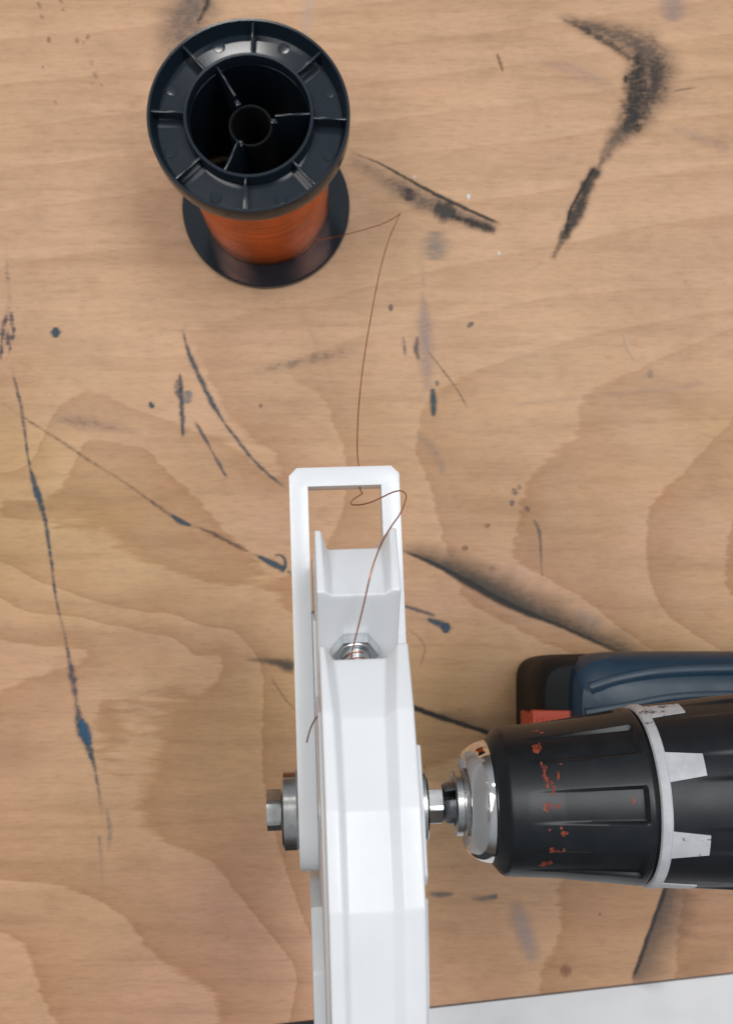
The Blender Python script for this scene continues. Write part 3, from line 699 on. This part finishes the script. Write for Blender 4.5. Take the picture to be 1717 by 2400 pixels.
# loose turn slipped over the edge of the spool
pts = []
for k in range(40):
    a = math.radians(-8 + 36 * k / 39); z = 52 + 26 * (k / 39) ** 1.2; r = 28.3 + 7.2 * math.sin(math.pi * k / 39)
    pts.append((SPX + r * math.cos(a), SPY + r * math.sin(a), z))
for dz in (0, -.8, -2.0):
    v, f = tube([(p[0] + dz * .4, p[1], p[2] + dz) for p in pts], .2, 6); obj('loose_turn', v, f, M_COPPER, spool, matrix=None).matrix_world = Matrix.Identity(4)

# ------------------------------------------------------------------ drill
DR = MR @ Matrix.Rotation(-.004, 4, 'Z')
drill = thing('power_drill', 'blue and black cordless drill standing on its battery, chuck gripping the axle', 'drill', DR)
VW = 7.0  # direction of the camera about the chuck axis, degrees
# jaws
for d in (VW + 20 + 58, VW + 20 - 58, VW + 20 + 180):
    a = math.radians(d); h = math.radians(45)
    v, f = lathe([(23.3, 3.5), (23.3, 4.5), (24.4, 5.3), (25.2, 5.6), (34, 6.6), (34, 3.5), (23.3, 3.5)][:-1], 16, 'x', a - h, a + h)
    # inner wall
    na = 17; np_ = 6
    for k in range(16): f.append((k, k + 1, 5 * na + k + 1, 5 * na + k))
    obj('jaw', v, f, M_DARKSTEEL, drill, bevel=.15, sharp=40)
chuck = obj('chuck_ring', *lathe([(34, 6.4), (26.8, 6.4), (26.3, 6.7), (26.2, 8.2), (26.6, 8.7), (28.2, 8.8), (28.5, 8.5), (28.9, 8.5), (29.2, 8.8), (33.5, 9.0)], 96), M_STEEL, drill)
nose = obj('chuck_nose', *lathe([(34.5, 9.2), (31.2, 10.6), (30.6, 11.2), (29.6, 12.0), (29.3, 12.5), (29.5, 13.0), (30.3, 13.8), (31.5, 14.7), (32.8, 15.35), (34.2, 15.8), (35.3, 15.95), (35.7, 15.7), (35.9, 15.0), (36, 13)], 128), M_CHROME, drill)
# fluted sleeve
SP_ = [(35.6, 14.9), (35.7, 15.9), (36.1, 16.5), (37.9, 18.7), (38.8, 19.3)]
def base_r(x): return np.interp(x, [38.8, 52, 64, 73.6], [19.3, 20.35, 21.9, 23.2])
for x in np.arange(39.4, 72.2, .5): SP_.append((x, float(base_r(x))))
for x in (72.3, 72.5, 72.7, 72.9, 73.3, 73.8): SP_.append((x, float(base_r(x))))
SP_ += [(74.3, 23.0), (74.5, 22.4), (74.5, 20)]
def flute(x, r, a, x0=43.0, x1=70.8, depth=1.15, cen=VW - 6.5, hw=12.5, per=45.0):
    d = (math.degrees(a) - cen + per / 2) % per - per / 2
    if x < x0: return r
    # depth ramps up towards the big end then steps back
    g = min(1, (x - x0) / (x1 - x0)); w = hw
    e = min(1, max(0, (w - abs(d)) / 2.6)); e = e * e * (3 - 2 * e)
    t = max(0, min(1, (x1 + 1.6 - x) / .7)) if x > x1 else 1
    return r - depth * g * e * t
v, f = lathe(SP_, 480, 'x', rfun=lambda x, r, a: flute(x, r, a) if 40 < x < 73.5 else r)
sleeve = obj('chuck_sleeve', v, f, M_SLEEVE, drill)
# paint dabs on the sleeve
def on_sleeve(cx, cy):
    best = None
    p0 = ray(cx, cy, 230); p1 = ray(cx, cy, 150)
    Mi = DR.inverted()
    q0 = Mi @ Vector(p0 * MM); q1 = Mi @ Vector(p1 * MM)
    for i in range(400):
        q = q0.lerp(q1, i / 399) / MM
        r = math.hypot(q.y, q.z)
        if r <= float(base_r(q.x)) + .02: return q.x, math.atan2(q.y, q.z)
    return None
g = Geo()
def dab(cx, cy, rx, ry, k=13):
    s = on_sleeve(cx, cy)
    if not s: return
    x0, a0 = s; R0 = float(base_r(x0)); pl = [(x0, a0)]
    for i in range(k):
        t = 2 * math.pi * i / k; j = random.uniform(.45, 1.25)
        pl.append((x0 + rx * j * math.cos(t), a0 + ry * j * math.sin(t) / R0))
    v = []
    for (x, a) in pl:
        r = flute(x, float(base_r(x)), a) + .06
        v.append((x, r * math.sin(a), r * math.cos(a)))
    g.add(v, [(0, 1 + i, 1 + (i + 1) % k) for i in range(k)])
px = .118
for (cx, cy, rx, ry) in [(1209, 1606, 9, 5), (1188, 1621, 10, 6), (1200, 1624, 5, 4), (1188, 1660, 10, 12), (1194, 1655, 6, 10), (1200, 1697, 4, 9), (1207, 1705, 5, 9), (1205, 1722, 5, 10), (1211, 1728, 4, 7), (1221, 1735, 4, 7), (1213, 1742, 4, 8), (1226, 1748, 5, 6), (1225, 1757, 5, 7), (1241, 1694, 4, 4), (1236, 1720, 3, 9),
                         (1214, 1788, 11, 10), (1210, 1794, 6, 9), (1240, 1786, 6, 4), (1233, 1791, 4, 3), (1217, 1838, 4, 4), (1249, 1848, 8, 7), (1243, 1836, 4, 4), (1222, 1884, 5, 9), (1231, 1887, 9, 5), (1249, 1885, 4, 7), (1240, 1890, 6, 3), (1206, 1917, 11, 11), (1218, 1913, 8, 6), (1405, 1775, 4, 8), (1402, 1782, 3, 4)]:
    dab(cx, cy, rx * px, ry * px)
obj('paint_marks', g.v, g.f, M_PAINT, drill, recalc=False)
# collar gap, silver ring, torque collar with silver teeth
obj('seal_ring', *lathe([(74, 20.5), (74.4, 21.8), (76.3, 22.3), (76.3, 20)], 96), M_RUBBER, drill)
obj('torque_ring', *lathe([(77.9, 21), (75.4, 22.4), (75.2, 22.9), (75.5, 23.5), (76.2, 23.9), (77.6, 24.0), (78.0, 23.75), (78.2, 22)], 128), M_SILVER, drill)
def col_r(x): return float(np.interp(x, [78, 84, 92, 101, 108, 112], [23.55, 24.0, 24.7, 25.5, 25.9, 25.9]))
CP = [(78.0, 20), (78.0, 23.3)] + [(x, col_r(x)) for x in np.arange(78.2, 108.4, .8)] + [(108.6, 25.4), (108.6, 20)]
def cflute(x, r, a): return flute(x, r, a, 84, 104.5, .9, VW - 30, 9, 47.5 if False else 45.0)
obj('torque_collar', *lathe(CP, 360, 'x', rfun=lambda x, r, a: cflute(x, r, a) if 84 < x < 108.2 else r), M_COLLAR, drill)
for d in (64, 16, -32, -79, 112, -127, 160, -175):
    g = Geo(); a = math.radians(VW + d); nn = 8; mm = 6
    for j in range(mm + 1):
        x = 77.6 + 9.6 * j / mm; h = math.radians(9.4 - 2.8 * j / mm)
        for k in range(nn + 1):
            b = a - h + 2 * h * k / nn; r = col_r(x) + .25
            g.v.append((x, r * math.sin(b), r * math.cos(b)))
    n0 = len(g.v)
    g.v += [(p[0], p[1] * .975, p[2] * .975) for p in g.v[:n0]]
    for j in range(mm):
        for k in range(nn):
            q = j * (nn + 1) + k; g.f.append((q, q + 1, q + nn + 2, q + nn + 1))
    per = [k for k in range(nn + 1)] + [j * (nn + 1) + nn for j in range(1, mm + 1)] + [mm * (nn + 1) + k for k in range(nn - 1, -1, -1)] + [j * (nn + 1) for j in range(mm - 1, 0, -1)]
    for i in range(len(per)): p, q = per[i], per[(i + 1) % len(per)]; g.f.append((p, q, q + n0, p + n0))
    obj('collar_marker', g.v, g.f, M_SILVER, drill, sharp=50)
obj('gear_ring', *lathe([(108.6, 22), (108.6, 26.2), (109.0, 26.6), (110.6, 26.8), (111, 26.4), (111, 22)], 128), M_SILVER, drill)
obj('motor_housing', *lathe([(111, 22), (111, 27), (113, 28), (122, 29), (150, 29.5), (185, 29), (198, 26), (204, 18), (205, .01)], 96), M_BLUE, drill)
# handle, trigger
def loft(secs, mat, name, parent, n=32, e=3.0, bevel=0, matrix=None):
    v = []; f = []
    for (cx, cy, z, a, b) in secs:
        for k in range(n):
            t = 2 * math.pi * k / n; c, s = math.cos(t), math.sin(t)
            v.append((cx + a * math.copysign(abs(c) ** (2 / e), c), cy + b * math.copysign(abs(s) ** (2 / e), s), z))
    for i in range(len(secs) - 1):
        for k in range(n): f.append((i * n + k, i * n + (k + 1) % n, (i + 1) * n + (k + 1) % n, (i + 1) * n + k))
    f += [tuple(range(n)), tuple(range(len(v) - n, len(v)))]
    o = obj(name, v, f, mat, parent, bevel=bevel)
    return o
Di = DR.inverted()
def world_part(o):
    o.parent = drill; o.matrix_parent_inverse = Matrix.Identity(4); o.matrix_local = Di; return o
DY = -45.0
world_part(loft([(150, DY, 52, 20, 17), (152, DY, 80, 17, 15), (150, DY, 120, 18, 16), (146, DY, 150, 24, 18), (146, DY, 165, 24, 16)], M_RUBBER, 'handle', drill, e=2.4))
world_part(loft([(128, DY, 118, 6, 7), (126, DY, 128, 7, 8), (127, DY, 142, 8, 8), (130, DY, 148, 6, 7)], M_RED, 'trigger', drill))
# battery pack (black) and blue foot, built from superellipse sections in bench axes
def pack(name, mat, x0, x1, y0, y1, zs, e=9, bev=0):
    secs = [((x0 + dx + x1) / 2, (y0 + y1) / 2, z, (x1 - x0 - dx) / 2, (y1 - y0) / 2 - dy) for (z, dx, dy) in zs]
    return world_part(loft(secs, mat, name, drill, 72, e))
FY0, FY1 = -78.0, -12.5
pack('battery_pack', M_RUBBER, 72.5, 186, FY0, FY1, [(0.3, 1.5, 2), (2, 0, .6), (20, .6, 0), (38, 1.2, .3), (46, 2.2, 1.2), (49.5, 4.0, 3.2), (50.5, 9, 7), (50.6, 40, 25)], 9)
pack('foot', M_BLUE, 85, 184, FY0 - 1, FY1 + 1.6, [(34, 2, 1), (40, .3, 0), (50, .4, .2), (55, 1.5, 2.0), (58, 4, 5.5), (60, 11, 13), (60.5, 40, 28)], 7)
# curved ridge and recess details on the blue foot
def strip(name, mat, pts, w, h, z0):
    v = []; f = []
    C = catmull(pts, sub=8)
    for i, p in enumerate(C):
        a = C[max(i - 1, 0)]; b = C[min(i + 1, len(C) - 1)]; t = np.array([b[0] - a[0], b[1] - a[1]]); t /= np.linalg.norm(t); nr = np.array([-t[1], t[0]])
        for (q, hh) in ((-1, -2), (-.8, h * .6), (-.3, h), (.3, h), (.8, h * .6), (1, -2)):
            v.append((p[0] + nr[0] * q * w, p[1] + nr[1] * q * w, p[2] + hh))
    k = 6
    for i in range(len(C) - 1):
        for j in range(k - 1): f.append((i * k + j, i * k + j + 1, (i + 1) * k + j + 1, (i + 1) * k + j))
    f += [tuple(range(k)), tuple(range(len(v) - k, len(v)))]
    return world_part(obj(name, v, f, mat, drill))
strip('foot_ridge', M_BLUE, [(92, -24.5, 58.7), (104, -21, 58.6), (122, -18.3, 58.3), (150, -17.5, 58), (180, -18, 57.5)], 2.6, 1.3, 0)
strip('foot_ridge', M_BLUE, [(90, -34, 60), (104, -31.5, 60.2), (124, -28, 60.2), (150, -27, 60.2), (180, -27, 60.2)], 2.2, 1.0, 0)
strip('foot_bumper', M_RUBBER, [(112, -15.2, 52), (124, -14.2, 53), (136, -14.6, 52)], 2.0, 2.2, 0)
g = Geo().box(71.2, 86.3, -60, -33.2, 46.2, 51.3); g.box(70.7, 74, -58, -35, 25, 49)
world_part(obj('release_button', g.v, g.f, M_RED, drill, bevel=.7, seg=3))
g = Geo()
for k in range(5): g.box(73 + k * 2.0, 74 + k * 2.0, -56, -36, 51.2, 51.9)
world_part(obj('button_grip', g.v, g.f, M_RED, drill, bevel=.2))
